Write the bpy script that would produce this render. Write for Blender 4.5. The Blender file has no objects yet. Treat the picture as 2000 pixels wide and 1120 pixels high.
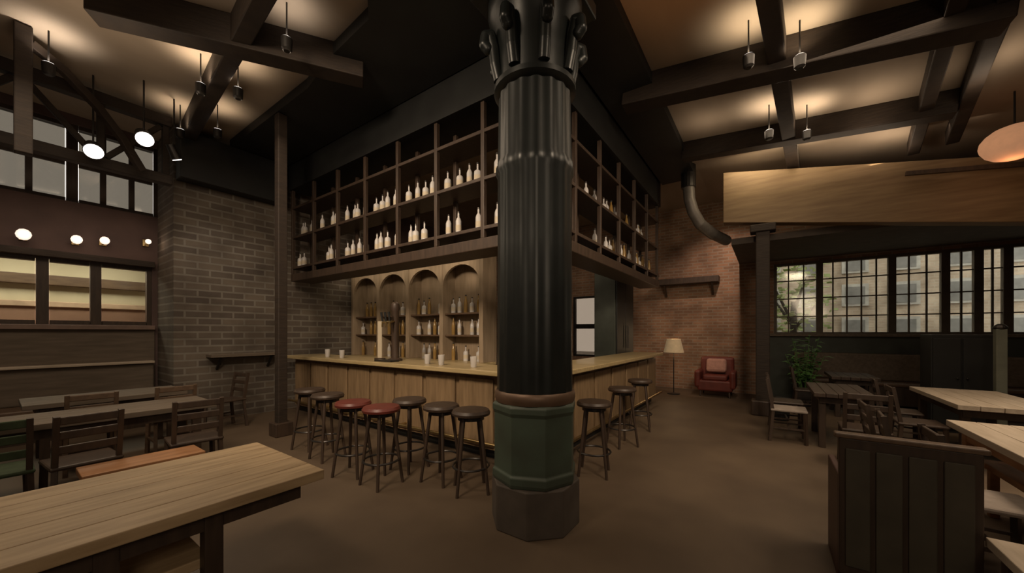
import bpy, bmesh, math, random
from mathutils import Vector, Matrix
random.seed(7)
C = bpy.context.scene.collection
# ---------------------------------------------------------------- camera
YAW = math.radians(35.0); FOC = 714.0; EYE = 1.55; HOR = 650.0
cam_d = bpy.data.cameras.new('camera'); cam = bpy.data.objects.new('camera', cam_d); C.objects.link(cam)
cam.location = (0, 0, EYE); cam.rotation_euler = (math.pi/2, 0, YAW)
cam_d.sensor_width = 36.0; cam_d.lens = 36.0*FOC/2000.0
cam_d.shift_y = (HOR-560.0)/2000.0; cam_d.clip_start = 0.05
bpy.context.scene.camera = cam
# ---------------------------------------------------------------- sky + exposure
w = bpy.data.worlds.new('overcast_sky'); bpy.context.scene.world = w; w.use_nodes = True
nt = w.node_tree; bg = nt.nodes['Background']
bg.inputs[0].default_value = (0.90, 0.83, 0.74, 1); bg.inputs[1].default_value = 2.4
vs = bpy.context.scene.view_settings
vs.view_transform = 'Standard'; vs.look = 'None'; vs.exposure = 0.0; vs.gamma = 1.0; vs.use_curve_mapping = False
WARM = (1.0, 0.66, 0.36); PEACH = (1.0, 0.72, 0.50); CREAM = (1.0, 0.80, 0.55); ROSE = (1.0, 0.62, 0.48); NEUT = (1.0, 0.86, 0.72)

def area(name, loc, size, power, col, rot=(0, 0, 0), size_y=None, spread=180):
    l = bpy.data.lights.new(name, 'AREA'); l.energy = power; l.color = col; l.size = size
    if size_y: l.shape = 'RECTANGLE'; l.size_y = size_y
    l.spread = math.radians(spread)
    o = bpy.data.objects.new(name, l); C.objects.link(o); o.location = loc; o.rotation_euler = rot
    return o
def spot(name, loc, target, power, col, angle=70, blend=0.8, rad=0.04):
    l = bpy.data.lights.new(name, 'SPOT'); l.energy = power; l.color = col
    l.spot_size = math.radians(angle); l.spot_blend = blend; l.shadow_soft_size = rad
    o = bpy.data.objects.new(name, l); C.objects.link(o); o.location = loc
    o.rotation_euler = (Vector(target)-Vector(loc)).to_track_quat('-Z', 'Y').to_euler()
    return o
def point(name, loc, power, col, rad=0.05):
    l = bpy.data.lights.new(name, 'POINT'); l.energy = power; l.color = col; l.shadow_soft_size = rad
    o = bpy.data.objects.new(name, l); C.objects.link(o); o.location = loc
    return o
# added fill lights without fittings, lifting the general level of the room
def aim(loc, tgt): return (Vector(tgt)-Vector(loc)).to_track_quat('-Z', 'Y').to_euler()
SOFT = (1.0, 0.78, 0.56)
area('fill_light_bar', (-4.6, 1.6, 4.5), 2.6, 34, SOFT, size_y=1.6)
area('fill_light_hall', (0.6, 5.2, 4.5), 1.6, 38, SOFT, size_y=3.0)
area('fill_light_right_tables', (2.8, 4.6, 4.3), 1.4, 60, SOFT, size_y=3.0, spread=100)
area('ceiling_fill_bay', (.75, 7.75, 4.1), 1.6, 7, SOFT, rot=(math.pi, 0, 0), size_y=.2)  # this and the next two: added upward fills, no lamp there
spot('ceiling_fill_orange', (-.55, 3.6, 3.9), (-.6, 3.65, 5), 8, (1, .42, .14), 110)
area('ceiling_fill_left', (-5.6, .6, 3.9), .8, 7, SOFT, rot=(math.pi, 0, 0))
area('fill_light_left_tables', (-5.5, -.2, 4.4), 1.6, 42, SOFT, size_y=2.2)
area('fill_light_front', (1.6, -1.4, 2.9), 1.6, 30, SOFT, rot=aim((1.6, -1.4, 2.9), (-2.2, 1.2, .5)), size_y=1.2)  # added low fill that reaches under the foreground table
area('fill_light_bar_front', (-2.2, -.6, 4.3), .8, 62, SOFT, rot=aim((-2.2, -.6, 4.3), (-4.2, 3.4, 2.2)), spread=90)
area('fill_light_bar_side', (.9, 2.2, 4.2), .8, 42, SOFT, rot=aim((.9, 2.2, 4.2), (-2.0, 5.6, 1.8)), spread=90)
# ---------------------------------------------------------------- coordinates of the place
CS, SN = math.cos(YAW), math.sin(YAW)
def wp(lat, d, z=0.0):            # lateral / forward distance from where the visitor stands
    return Vector((-SN*d + CS*lat, CS*d + SN*lat, z))
def cz(X):                        # underside of the roof
    return 5.0 if X < -1.2 else 5.0 - 0.11*(X+1.2)
def roofpt(px, py, drop=0.0):     # direction -> point on the roof underside
    u = (px-1000)/FOC; s = (HOR-py)/FOC
    d = (5.0-drop-EYE)/s
    for _ in range(30):
        p = wp(u*d, d); d = (cz(p.x)-drop-EYE)/s
    p = wp(u*d, d); return Vector((p.x, p.y, cz(p.x)-drop))
# ---------------------------------------------------------------- materials
MATS = {}
def mat(name, col, rough=0.6, metal=0.0, col2=None, scale=6.0, stretch=(1, 1, 1), kind='noise', bump=0.0, emit=0.0, trans=0.0, ecol=None, detail=4.0, coat=0.0):
    if name in MATS: return MATS[name]
    m = bpy.data.materials.new(name); m.use_nodes = True; MATS[name] = m
    n = m.node_tree; b = n.nodes['Principled BSDF']
    b.inputs['Base Color'].default_value = (*col, 1); b.inputs['Roughness'].default_value = rough
    b.inputs['Metallic'].default_value = metal; b.inputs['Transmission Weight'].default_value = trans
    b.inputs['Coat Weight'].default_value = coat
    if emit: b.inputs['Emission Color'].default_value = (*(ecol or col), 1); b.inputs['Emission Strength'].default_value = emit
    col2 = col2 or tuple(c*0.7 for c in col)
    tc = n.nodes.new('ShaderNodeTexCoord'); mp = n.nodes.new('ShaderNodeMapping'); mp.inputs['Scale'].default_value = stretch
    n.links.new(tc.outputs['Object'], mp.inputs['Vector'])
    nz = n.nodes.new('ShaderNodeTexNoise'); nz.inputs['Scale'].default_value = scale; nz.inputs['Detail'].default_value = detail
    n.links.new(mp.outputs[0], nz.inputs['Vector'])
    rp = n.nodes.new('ShaderNodeValToRGB'); rp.color_ramp.elements[0].position = 0.3; rp.color_ramp.elements[1].position = 0.7
    rp.color_ramp.elements[0].color = (*col2, 1); rp.color_ramp.elements[1].color = (*col, 1)
    n.links.new(nz.outputs['Fac'], rp.inputs['Fac']); n.links.new(rp.outputs[0], b.inputs['Base Color'])
    if bump:
        bp = n.nodes.new('ShaderNodeBump'); bp.inputs['Strength'].default_value = bump; bp.inputs['Distance'].default_value = 0.02
        n.links.new(nz.outputs['Fac'], bp.inputs['Height']); n.links.new(bp.outputs[0], b.inputs['Normal'])
    return m
def brickmat(name, c1, c2, mortar, rot, bw=0.24, bh=0.08, ms=0.012):
    m = bpy.data.materials.new(name); m.use_nodes = True; MATS[name] = m
    n = m.node_tree; b = n.nodes['Principled BSDF']; b.inputs['Roughness'].default_value = 0.85
    tc = n.nodes.new('ShaderNodeTexCoord'); mp = n.nodes.new('ShaderNodeMapping'); mp.inputs['Rotation'].default_value = rot
    n.links.new(tc.outputs['Object'], mp.inputs['Vector'])
    br = n.nodes.new('ShaderNodeTexBrick'); br.inputs['Color1'].default_value = (*c1, 1); br.inputs['Color2'].default_value = (*c2, 1)
    br.inputs['Mortar'].default_value = (*mortar, 1); br.inputs['Scale'].default_value = 1.0
    br.inputs['Brick Width'].default_value = bw; br.inputs['Row Height'].default_value = bh; br.inputs['Mortar Size'].default_value = ms
    n.links.new(mp.outputs[0], br.inputs['Vector'])
    nz = n.nodes.new('ShaderNodeTexNoise'); nz.inputs['Scale'].default_value = 1.7; nz.inputs['Detail'].default_value = 5
    n.links.new(tc.outputs['Object'], nz.inputs['Vector'])
    mx = n.nodes.new('ShaderNodeMix'); mx.data_type = 'RGBA'; mx.blend_type = 'MULTIPLY'; mx.inputs['Factor'].default_value = 0.8
    rp = n.nodes.new('ShaderNodeValToRGB'); rp.color_ramp.elements[0].position = .35; rp.color_ramp.elements[1].position = .65
    rp.color_ramp.elements[0].color = (.45, .42, .4, 1)
    n.links.new(nz.outputs['Fac'], rp.inputs[0]); n.links.new(br.outputs['Color'], mx.inputs[6]); n.links.new(rp.outputs[0], mx.inputs[7])
    n.links.new(mx.outputs[2], b.inputs['Base Color'])
    bp = n.nodes.new('ShaderNodeBump'); bp.inputs['Strength'].default_value = .6; bp.inputs['Distance'].default_value = .01; bp.invert = True
    n.links.new(br.outputs['Fac'], bp.inputs['Height']); n.links.new(bp.outputs[0], b.inputs['Normal'])
    return m
H = math.pi/2
M_BRICK_Y = brickmat('red_brick_back', (.36, .20, .12), (.24, .14, .085), (.32, .25, .19), (H, 0, 0))
M_BRICK_X = brickmat('grey_brick_pier', (.16, .13, .10), (.10, .08, .065), (.20, .18, .15), (H, -H, 0), .34, .12, .016)
M_FACADE = brickmat('pale_brick_facade', (.70, .58, .47), (.60, .49, .39), (.68, .6, .5), (H, 0, 0))
m_floor = mat('worn_floor', (.125, .088, .055), .6, col2=(.080, .054, .034), scale=1.3, bump=.05, stretch=(1, 1, 1))
m_ceil = mat('plaster_ceiling', (.42, .34, .26), .9, col2=(.30, .24, .18), scale=1.2, stretch=(1, .3, 1), bump=.1)
m_plum = mat('plum_plaster', (.13, .085, .075), .9, col2=(.09, .06, .055), scale=2.0)
m_beam = mat('dark_beam_wood', (.032, .020, .012), .7, col2=(.018, .011, .007), scale=7, stretch=(1, 1, 6), bump=.2)
m_black = mat('black_panel', (.016, .017, .016), .6, col2=(.010, .010, .010), scale=3)
m_steel = mat('dark_steel', (.05, .048, .045), .38, .6, col2=(.035, .03, .028), scale=9)
m_iron = mat('cast_iron_paint', (.015, .018, .017), .36, .2, col2=(.010, .012, .012), scale=5, bump=.08)
m_green = mat('green_pedestal_paint', (.060, .085, .062), .5, col2=(.045, .055, .040), scale=4)
m_oak = mat('light_oak', (.50, .365, .215), .55, col2=(.33, .23, .125), scale=5, stretch=(5, .6, 5), bump=.08)
m_oakx = mat('light_oak_cross', (.46, .36, .20), .38, col2=(.33, .25, .12), scale=5, stretch=(.6, 5, 5), bump=.05, coat=.2)
m_oakp = mat('pale_table_oak', (.50, .42, .33), .45, col2=(.38, .31, .23), scale=5, stretch=(5, .6, 5), bump=.05)
m_amber = mat('amber_wood', (.40, .20, .09), .5, col2=(.26, .12, .05), scale=5, stretch=(4, .6, 4))
m_front = mat('bar_front_wood', (.28, .19, .105), .5, col2=(.18, .12, .065), scale=5, stretch=(4, 4, .5), bump=.1)
m_gold = mat('golden_timber', (.24, .165, .085), .6, col2=(.16, .10, .05), scale=4, stretch=(.4, 4, 4), bump=.1)
m_walnut = mat('dark_walnut', (.060, .038, .025), .5, col2=(.035, .022, .015), scale=6, stretch=(4, 4, .6))
m_brown = mat('mid_brown_wood', (.14, .09, .055), .5, col2=(.09, .055, .035), scale=6, stretch=(4, .8, 4))
m_wain = mat('grey_brown_panel', (.15, .115, .085), .7, col2=(.10, .078, .055), scale=5, stretch=(4, .5, 4))
m_dgreen = mat('dark_green_panel', (.050, .060, .048), .6, col2=(.035, .040, .032), scale=5)
m_red = mat('red_leather', (.15, .03, .02), .45, col2=(.10, .02, .014), scale=8)
m_pink = mat('rose_cushion', (.45, .25, .20), .9, col2=(.35, .19, .15), scale=14)
m_grey = mat('grey_cushion', (.32, .27, .23), .9, col2=(.24, .20, .17), scale=12)
m_greenc = mat('green_fabric', (.055, .08, .04), .9, col2=(.035, .05, .025), scale=12)
m_cream = mat('cream_wall', (.60, .54, .40), .9, col2=(.52, .46, .33), scale=2)
m_orange = mat('terracotta_wall', (.32, .19, .13), .9, col2=(.24, .14, .10), scale=2)
m_bulb = mat('lit_bulb', (1, .85, .7), .5, emit=1.1, ecol=(1, .82, .68))
m_lens = mat('lit_lens', (1, .95, .9), .5, emit=2.2, ecol=(1, .94, .88))
m_shade = mat('linen_shade', (.60, .46, .28), .9, emit=.12, ecol=(1, .7, .38))
m_leaf = mat('plant_leaf', (.12, .28, .07), .55, col2=(.05, .13, .03), scale=9)
m_tree = mat('garden_leaf', (.45, .52, .26), .7, col2=(.30, .40, .16), scale=3)
m_soil = mat('potting_soil', (.03, .02, .015), .95)
m_pot = mat('clay_pot', (.05, .042, .038), .8)
m_bottle = mat('clear_bottle_glass', (.62, .60, .58), .22, col2=(.45, .43, .42), scale=3)
m_amberg = mat('amber_bottle_glass', (.35, .22, .07), .15, col2=(.22, .13, .04), scale=3)
m_cap = mat('bottle_cap', (.05, .045, .04), .4, .5)
m_paper = mat('menu_paper', (.55, .48, .36), .8, col2=(.5, .43, .32), scale=3)
m_brass = mat('aged_brass', (.45, .34, .16), .3, .9, col2=(.3, .2, .09), scale=6)
m_ground = mat('yard_ground', (.22, .2, .17), .9, scale=2)
def glassmat(nm='window_glass', tint=(.88, .90, .86)):
    m = bpy.data.materials.new(nm); m.use_nodes = True; n = m.node_tree; n.nodes.clear()
    o = n.nodes.new('ShaderNodeOutputMaterial'); mx = n.nodes.new('ShaderNodeMixShader'); t = n.nodes.new('ShaderNodeBsdfTransparent'); g = n.nodes.new('ShaderNodeBsdfGlossy')
    t.inputs[0].default_value = (*tint, 1); g.inputs['Roughness'].default_value = .08; mx.inputs[0].default_value = .08
    n.links.new(t.outputs[0], mx.inputs[1]); n.links.new(g.outputs[0], mx.inputs[2]); n.links.new(mx.outputs[0], o.inputs[0]); return m
m_glass = glassmat(); m_dimmed = glassmat('dimmed_glass', (.30, .29, .27))  # second glass is tinted dark to dim the sky in the high windows

# ---------------------------------------------------------------- mesh helpers
class MB:
    def __init__(s): s.bm = bmesh.new()
    def box(s, c, size, rz=0, M=None):
        r = bmesh.ops.create_cube(s.bm, size=1.0)
        T = Matrix.Translation(Vector(c)) @ Matrix.Rotation(rz, 4, 'Z')
        if M is not None: T = Matrix.Translation(Vector(c)) @ M
        bmesh.ops.transform(s.bm, verts=r['verts'], matrix=T @ Matrix.Diagonal((*size, 1)))
        return s
    def span(s, a, b): 
        a, b = Vector(a), Vector(b); return s.box((a+b)/2, [abs(v) for v in (b-a)])
    def bar(s, a, b, wd, ht=None):
        a, b = Vector(a), Vector(b); d = b-a
        M = d.to_track_quat('X', 'Z').to_matrix().to_4x4()
        return s.box((a+b)/2, (d.length, wd, ht or wd), M=M)
    def cyl(s, a, b, r1, r2=None, seg=12):
        a, b = Vector(a), Vector(b); d = b-a
        r = bmesh.ops.create_cone(s.bm, cap_ends=True, segments=seg, radius1=r1, radius2=r1 if r2 is None else r2, depth=d.length)
        bmesh.ops.transform(s.bm, verts=r['verts'], matrix=Matrix.Translation((a+b)/2) @ d.to_track_quat('Z', 'Y').to_matrix().to_4x4())
        return s
    def lathe(s, c, prof, seg=24, flute=0.0, nf=0):
        c = Vector(c); rings = []
        for r, z in prof:
            ring = []
            for k in range(seg):
                a = 2*math.pi*k/seg; rr = r*(1-flute*(0.5+0.5*math.cos(a*nf))) if nf else r
                ring.append(s.bm.verts.new(c+Vector((rr*math.cos(a), rr*math.sin(a), z))))
            rings.append(ring)
        for i in range(len(rings)-1):
            for k in range(seg):
                s.bm.faces.new((rings[i][k], rings[i][(k+1) % seg], rings[i+1][(k+1) % seg], rings[i+1][k]))
        s.bm.faces.new(rings[0][::-1]); s.bm.faces.new(rings[-1]); return s
    def ball(s, c, r, sub=2, sc=(1, 1, 1)):
        q = bmesh.ops.create_icosphere(s.bm, subdivisions=sub, radius=1)
        bmesh.ops.transform(s.bm, verts=q['verts'], matrix=Matrix.Translation(Vector(c)) @ Matrix.Diagonal((r*sc[0], r*sc[1], r*sc[2], 1))); return s
    def torus(s, c, R, r, seg=20, n=6):
        c = Vector(c); rings = []
        for i in range(seg):
            a = 2*math.pi*i/seg
            rings.append([s.bm.verts.new(c+Vector(((R+r*math.cos(t))*math.cos(a), (R+r*math.cos(t))*math.sin(a), r*math.sin(t)))) for t in [2*math.pi*j/n for j in range(n)]])
        for i in range(seg):
            for j in range(n):
                s.bm.faces.new((rings[i][j], rings[(i+1) % seg][j], rings[(i+1) % seg][(j+1) % n], rings[i][(j+1) % n]))
        return s
    def prism(s, pts, z0, z1):      # pts in plan; z can be function
        f0 = z0 if callable(z0) else (lambda x, y: z0); f1 = z1 if callable(z1) else (lambda x, y: z1)
        a = [s.bm.verts.new((x, y, f0(x, y))) for x, y in pts]; b = [s.bm.verts.new((x, y, f1(x, y))) for x, y in pts]
        s.bm.faces.new(a[::-1]); s.bm.faces.new(b); k = len(pts)
        for i in range(k): s.bm.faces.new((a[i], a[(i+1) % k], b[(i+1) % k], b[i]))
        return s
    def build(s, name, m, parent=None, bevel=0.0, smooth=False, loc=None):
        bmesh.ops.recalc_face_normals(s.bm, faces=s.bm.faces)
        if smooth:
            for f in s.bm.faces: f.smooth = True
        me = bpy.data.meshes.new(name); s.bm.to_mesh(me); s.bm.free(); me.materials.append(m)
        o = bpy.data.objects.new(name, me); C.objects.link(o)
        if parent: o.parent = parent
        if loc: o.location = loc
        if bevel:
            b = o.modifiers.new('bevel', 'BEVEL'); b.width = bevel; b.segments = 2; b.limit_method = 'ANGLE'
        if smooth:
            try: me.set_sharp_from_angle(angle=math.radians(40))
            except Exception: pass
        return o
def tag(o, label, cat, group=None, kind=None):
    o['label'] = label; o['category'] = cat
    if group: o['group'] = group
    if kind: o['kind'] = kind
    return o
def thing(name, label, cat, loc=(0, 0, 0), rz=0.0, group=None):
    o = bpy.data.objects.new(name, None); C.objects.link(o); o.location = loc; o.rotation_euler = (0, 0, rz); o.empty_display_size = .1
    return tag(o, label, cat, group)
def struct(o): o['kind'] = 'structure'; return o
KIDS = {}
def copy_tree(root, loc, rz, label, group=None):
    r = root.copy(); C.objects.link(r); r.location = loc; r.rotation_euler = (0, 0, rz); r['label'] = label
    if group: r['group'] = group
    for ch in [o for o in C.objects if o.parent == root]:
        c = ch.copy(); C.objects.link(c); c.parent = r
        for g in [o for o in C.objects if o.parent == ch]:
            k = g.copy(); C.objects.link(k); k.parent = c
    return r

# ---------------------------------------------------------------- shell
def wall_holes(name, axis, c0, c1, a0, a1, z0, z1, holes, m):
    b = MB(); A = sorted({a0, a1, *[v for h in holes for v in h[:2]]}); Z = sorted({z0, z1, *[v for h in holes for v in h[2:]]})
    for i in range(len(A)-1):
        for j in range(len(Z)-1):
            am, zm = (A[i]+A[i+1])/2, (Z[j]+Z[j+1])/2
            if any(h[0] < am < h[1] and h[2] < zm < h[3] for h in holes): continue
            if axis == 'x': b.span((c0, A[i], Z[j]), (c1, A[i+1], Z[j+1]))
            else: b.span((A[i], c0, Z[j]), (A[i+1], c1, Z[j+1]))
    return struct(b.build(name, m))
struct(MB().span((-11, -3.3, -.2), (6.0, 11.6, 0)).build('floor', m_floor))
X0, X1, Y0, Y1 = -9.0, 5.5, -3.0, 11.0
WL = (-1.3, 1.66, 1.68, 2.70); CL = (-2.2, 2.9, 3.62, 4.86)
wall_holes('wall_left', 'x', X0-.25, X0, Y0-.3, Y1+.3, 0, 5.2, [WL, CL], m_plum)
BW = (-5.25, -4.30, .78, 2.72); RW = (.12, 5.2, 1.50, 3.22)
wall_holes('wall_back', 'y', Y1, Y1+.25, X0-.25, X1+.25, 0, 5.2, [BW, RW], M_BRICK_Y)
struct(MB().span((X1, Y0-.3, 0), (X1+.25, Y1+.25, 4.4)).build('wall_right', m_plum))
struct(MB().span((X0-.25, Y0-.3, 0), (X1+.25, Y0, 5.2)).build('wall_front', m_plum))
cb = MB()
cb.prism([(X0-.3, Y0-.3), (-1.2, Y0-.3), (-1.2, Y1+.3), (X0-.3, Y1+.3)], 5.0, 5.3)
cb.prism([(-1.2, Y0-.3), (X1+.3, Y0-.3), (X1+.3, Y1+.3), (-1.2, Y1+.3)], lambda x, y: cz(x), lambda x, y: cz(x)+.3)
struct(cb.build('ceiling', m_ceil))
# dark green boarding below the far windows and its cap
struct(MB().span((-.05, Y1-.06, 0), (X1, Y1, 1.46)).build('trim_1', m_dgreen))
struct(MB().span((-.05, Y1-.14, 1.46), (X1, Y1, 1.52)).build('trim_2', m_wain, bevel=.006))
struct(MB().span((X0, Y0, 0), (X0+.05, 1.68, 1.60)).build('trim_3', m_wain))
struct(MB().span((X0, Y0, 1.60), (X0+.12, 1.68, 1.67)).build('trim_4', mat('rosy_ledge', (.22, .15, .12), .6), bevel=.006))
struct(MB().span((X0, -1.4, 2.70), (X0+.10, 1.68, 2.80)).build('trim_5', m_beam, bevel=.006))
# ---- far right window run: one frame per bay with small muntins
def win_y(n, xa, xb, z0, z1, y, nx, nz, fm, t=.024, gm=None):
    b = MB()
    for x in (xa+.03, xb-.03): b.span((x-.03, y+.02, z0), (x+.03, y+.14, z1))
    for z in (z0+.03, z1-.03): b.span((xa+.06, y+.02, z-.03), (xb-.06, y+.14, z+.03))
    for i in range(1, nx):
        x = xa+(xb-xa)*i/nx; b.span((x-t/2, y+.05, z0+.06), (x+t/2, y+.10, z1-.06))
    for j in range(1, nz):
        z = z0+(z1-z0)*j/nz; b.span((xa+.06, y+.055, z-t/2), (xb-.06, y+.095, z+t/2))
    o = struct(b.build('window_%d' % n, fm)); g = MB().span((xa+.06, y+.07, z0+.06), (xb-.06, y+.078, z1-.06)).build('pane', gm or m_glass, o)
    return o
m_mull = mat('window_timber', (.10, .075, .05), .6)
edges = [.12, .98, 2.17, 2.93, 3.36, 3.72, 4.4, 5.2]
for i in range(len(edges)-1):
    k = [3, 5, 3, 2, 2, 3, 3][i]; win_y(i+1, edges[i], edges[i+1], RW[2], RW[3], Y1, k, 4, m_mull)
win_y(8, BW[0], BW[1], BW[2], BW[3], Y1, 1, 2, m_steel, .15, glassmat('dimmed_back_glass', (.42, .39, .36)))  # grey pane tint put in to dim the daylight behind
def win_x(n, ya, yb, z0, z1, x, ny, nz, fm, t=.04, gm=None):
    b = MB()
    for y in (ya+.03, yb-.03): b.span((x-.16, y-.03, z0), (x-.04, y+.03, z1))
    for z in (z0+.03, z1-.03): b.span((x-.16, ya+.07, z-.03), (x-.04, yb-.07, z+.03))
    for i in range(1, ny):
        y = ya+(yb-ya)*i/ny; b.span((x-.12, y-t/2, z0+.06), (x-.07, y+t/2, z1-.06))
    for j in range(1, nz):
        z = z0+(z1-z0)*j/nz; b.span((x-.115, ya+.07, z-t/2), (x-.075, yb-.07, z+t/2))
    o = struct(b.build('window_%d' % n, fm)); MB().span((x-.10, ya+.07, z0+.06), (x-.092, yb-.07, z1-.06)).build('pane', gm or m_glass, o)
    return o
ys = [-1.3, -.35, .46, 1.0, 1.66]
for i in range(4): win_x(9+i, ys[i], ys[i+1], WL[2], WL[3], X0, 1, 1, m_walnut)
ys = [-2.2, -.5, .75, 1.75, 2.9]
for i in range(4): win_x(13+i, ys[i], ys[i+1], CL[2], CL[3], X0, 3, 2, m_walnut, .07, m_dimmed)
# lit room seen through the left windows
nb = MB()
nb.span((-11, -2.2, 1.0), (-10.85, 2.6, 3.1)); nb.span((-11, -2.2, 3.1), (X0-.25, 2.6, 3.2)); nb.span((-11, -2.3, .9), (X0-.25, -2.2, 3.2)); nb.span((-11, 2.6, .9), (X0-.25, 2.7, 3.2))
struct(nb.build('wall_next_room', m_cream)); struct(MB().span((-11, -2.2, .9), (X0-.25, 2.6, 1.0)).build('floor_next_room', m_orange))
struct(MB().span((-10.85, -2.2, 1.0), (-10.80, 2.6, 2.02)).build('trim_6', m_orange))
struct(MB().span((-10.85, -2.2, 2.42), (-10.72, 2.6, 2.60)).build('trim_7', m_brown, bevel=.01))
struct(MB().span((-10.85, -2.2, 2.02), (-10.76, 2.6, 2.12)).build('trim_8', mat('pale_ledge', (.62, .45, .32), .7), bevel=.01))
area('next_room_ceiling_light', (-10.1, 0.0, 3.05), .5, 62, (1, .88, .70), size_y=3.6)
# ---------------------------------------------------------------- outside
struct(MB().span((-14, 11.6, -.3), (14, 30, -.1)).build('ground', m_ground))
fx = thing('apartment_facade', 'pale brick building seen outside through the far windows', 'building', (4.5, 15.0, -.1))
fb = MB(); xs = []
fb.span((-8.5, 0, 0), (6, .4, 7.0)); fb.build('wall', M_FACADE, fx)
for j, z in enumerate((1.75, 2.75, 3.75)):
    for i in range(-3, 9):
        x = -3.4+i*1.05
        wf = MB(); wf.span((x-.30, -.05, z-.3), (x+.30, -.003, z+.36)); wo = wf.build('window', mat('facade_window_frame', (.58, .57, .55), .5), fx)
        MB().span((x-.22, -.06, z-.24), (x+.22, -.051, z+.28)).build('pane', mat('facade_pane', (.30, .30, .30), .3), wo)
def tree(name, label, x, y, h, r, seed):
    rd = random.Random(seed); t = thing(name, label, 'tree', (x, y, -.1))
    tb = MB(); tb.cyl((0, 0, 0), (0.05, 0, h*.6), .12, .07, 8)
    for k in range(5):
        a = k*1.3; tb.cyl((0, 0, h*.4+.1*k), (math.cos(a)*r*.6, math.sin(a)*r*.6, h*.6+.15*k), .05, .02, 6)
    tb.build('trunk', m_beam, t); lb = MB()
    for k in range(420):
        v = Vector((rd.gauss(0, 1), rd.gauss(0, 1), rd.gauss(0, 1))).normalized()*rd.uniform(.35, 1)
        c = Vector((v.x*r, v.y*r, h*.62+v.z*h*.38)); s = rd.uniform(.08, .17)
        M = Matrix.Rotation(rd.uniform(0, 6), 4, 'Z') @ Matrix.Rotation(rd.uniform(0, 3), 4, 'X')
        lb.box(c, (s, s*.6, .01), M=M)
    lb.build('foliage', m_tree, t)
tree('garden_tree', 'leafy green tree outside the leftmost of the far windows', -.35+.9, 13.0, 4.2, 1.0, 3)
# ---------------------------------------------------------------- roof timbers
def beam(pts, wd, ht, name, label, cat='beam', ext=(0, 0), m=None, drop=0.0, group=None):
    a, b = roofpt(*pts[0], drop=ht/2+drop), roofpt(*pts[1], drop=ht/2+drop)
    d = (b-a).normalized(); a = a-d*ext[0]; b = b+d*ext[1]
    c = (a+b)/2; o = MB().bar(a-c, b-c, wd, ht).build(name, m or m_beam, bevel=.012, loc=c)
    return tag(o, label, cat, group)
beam([(500, 0), (372, 250)], .17, .30, 'ceiling_beam', 'dark roof beam flanked by warm light patches, left of the iron column', ext=(1.5, .15))
beam([(1503, 0), (1552, 335)], .17, .28, 'ceiling_beam', 'dark roof beam running towards the back, flanked by bright patches on the right', ext=(1.5, .1))
beam([(1295, 172), (1790, 55)], .28, .36, 'ceiling_beam', 'nearer thick cross beam on the right, spanning over the walkway', ext=(.5, .6), drop=.0)
beam([(1370, 292), (1760, 222)], .22, .30, 'ceiling_beam', 'farther cross beam on the right, behind the thick one', ext=(.3, .5))
beam([(330, 40), (640, 118)], .24, .34, 'ceiling_beam', 'cross beam high on the left above the stools', ext=(.6, .4))
beam([(1865, 5), (1785, 285)], .14, .22, 'roof_rafter', 'left one of two slanting rafters at the top right corner', 'rafter', ext=(1.0, .1))
beam([(1955, 20), (1862, 262)], .14, .22, 'roof_rafter', 'right one of two slanting rafters at the top right corner', 'rafter', ext=(1.0, .1))
# roof truss near the left wall
tt = thing('roof_truss', 'lattice timber truss under the roof before the high left windows', 'truss', (-7.75, .2, 0))
MB().bar((0, -2.9, 3.95), (0, 1.45, 3.95), .14, .15).build('bottom_chord', m_beam, tt, .01)
MB().bar((0, -2.9, 4.86), (0, 1.45, 4.86), .14, .16).build('top_chord', m_beam, tt, .01)
for k in range(7):
    y = -2.7+k*.68
    MB().bar((0, y, 4.02), (0, y, 4.79), .08, .08).build('post', m_beam, tt, .008)
    if k < 6: MB().bar((0, y+.05, 4.05 if k % 2 else 4.76), (0, y+.62, 4.76 if k % 2 else 4.05), .06, .07).build('diagonal_brace', m_beam, tt, .008)
hp = wp(-1.337*4.1, 4.1); ht = thing('hanging_post', 'dark post hanging from the roof in the top left corner with a curved brace', 'post', (hp.x, hp.y, 3.55))
MB().box((0, 0, .72), (.13, .13, 1.43)).build('shaft', m_beam, ht, .01)
cb2 = MB(); arc = [Vector((-.05, .05, 1.3)), Vector((-.2, .3, 1.2)), Vector((-.4, .6, .98)), Vector((-.55, .85, .7)), Vector((-.65, 1.05, .38))]
for p_, q_ in zip(arc, arc[1:]): cb2.bar(p_, q_+(q_-p_)*.05, .07, .10)
cb2.build('curved_brace', m_beam, ht, .006)
bp = [roofpt(600, 150), roofpt(650, 80), roofpt(720, 8)]
tag(MB().prism([(-7.85, 2.45), (bp[0].x, bp[0].y), (bp[1].x, bp[1].y), (bp[2].x, bp[2].y), (-1.25, .7), (-1.25, 8.6), (-1.93, 8.6), (-1.93, 3.38), (-7.85, 3.38)], 4.84, 4.98).build('ceiling_shade_sheet', m_black), 'large black sheet standing in for the unlit ceiling around the bar', 'ceiling panel')  # black sheet added to give the shade of the unlit ceiling
tag(MB().span((-7.98, 1.75, 4.06), (-7.72, 3.34, 4.83)).build('ceiling_beam', m_black, bevel=.01), 'deep black beam across the head of the brick pier', 'beam')
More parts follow.
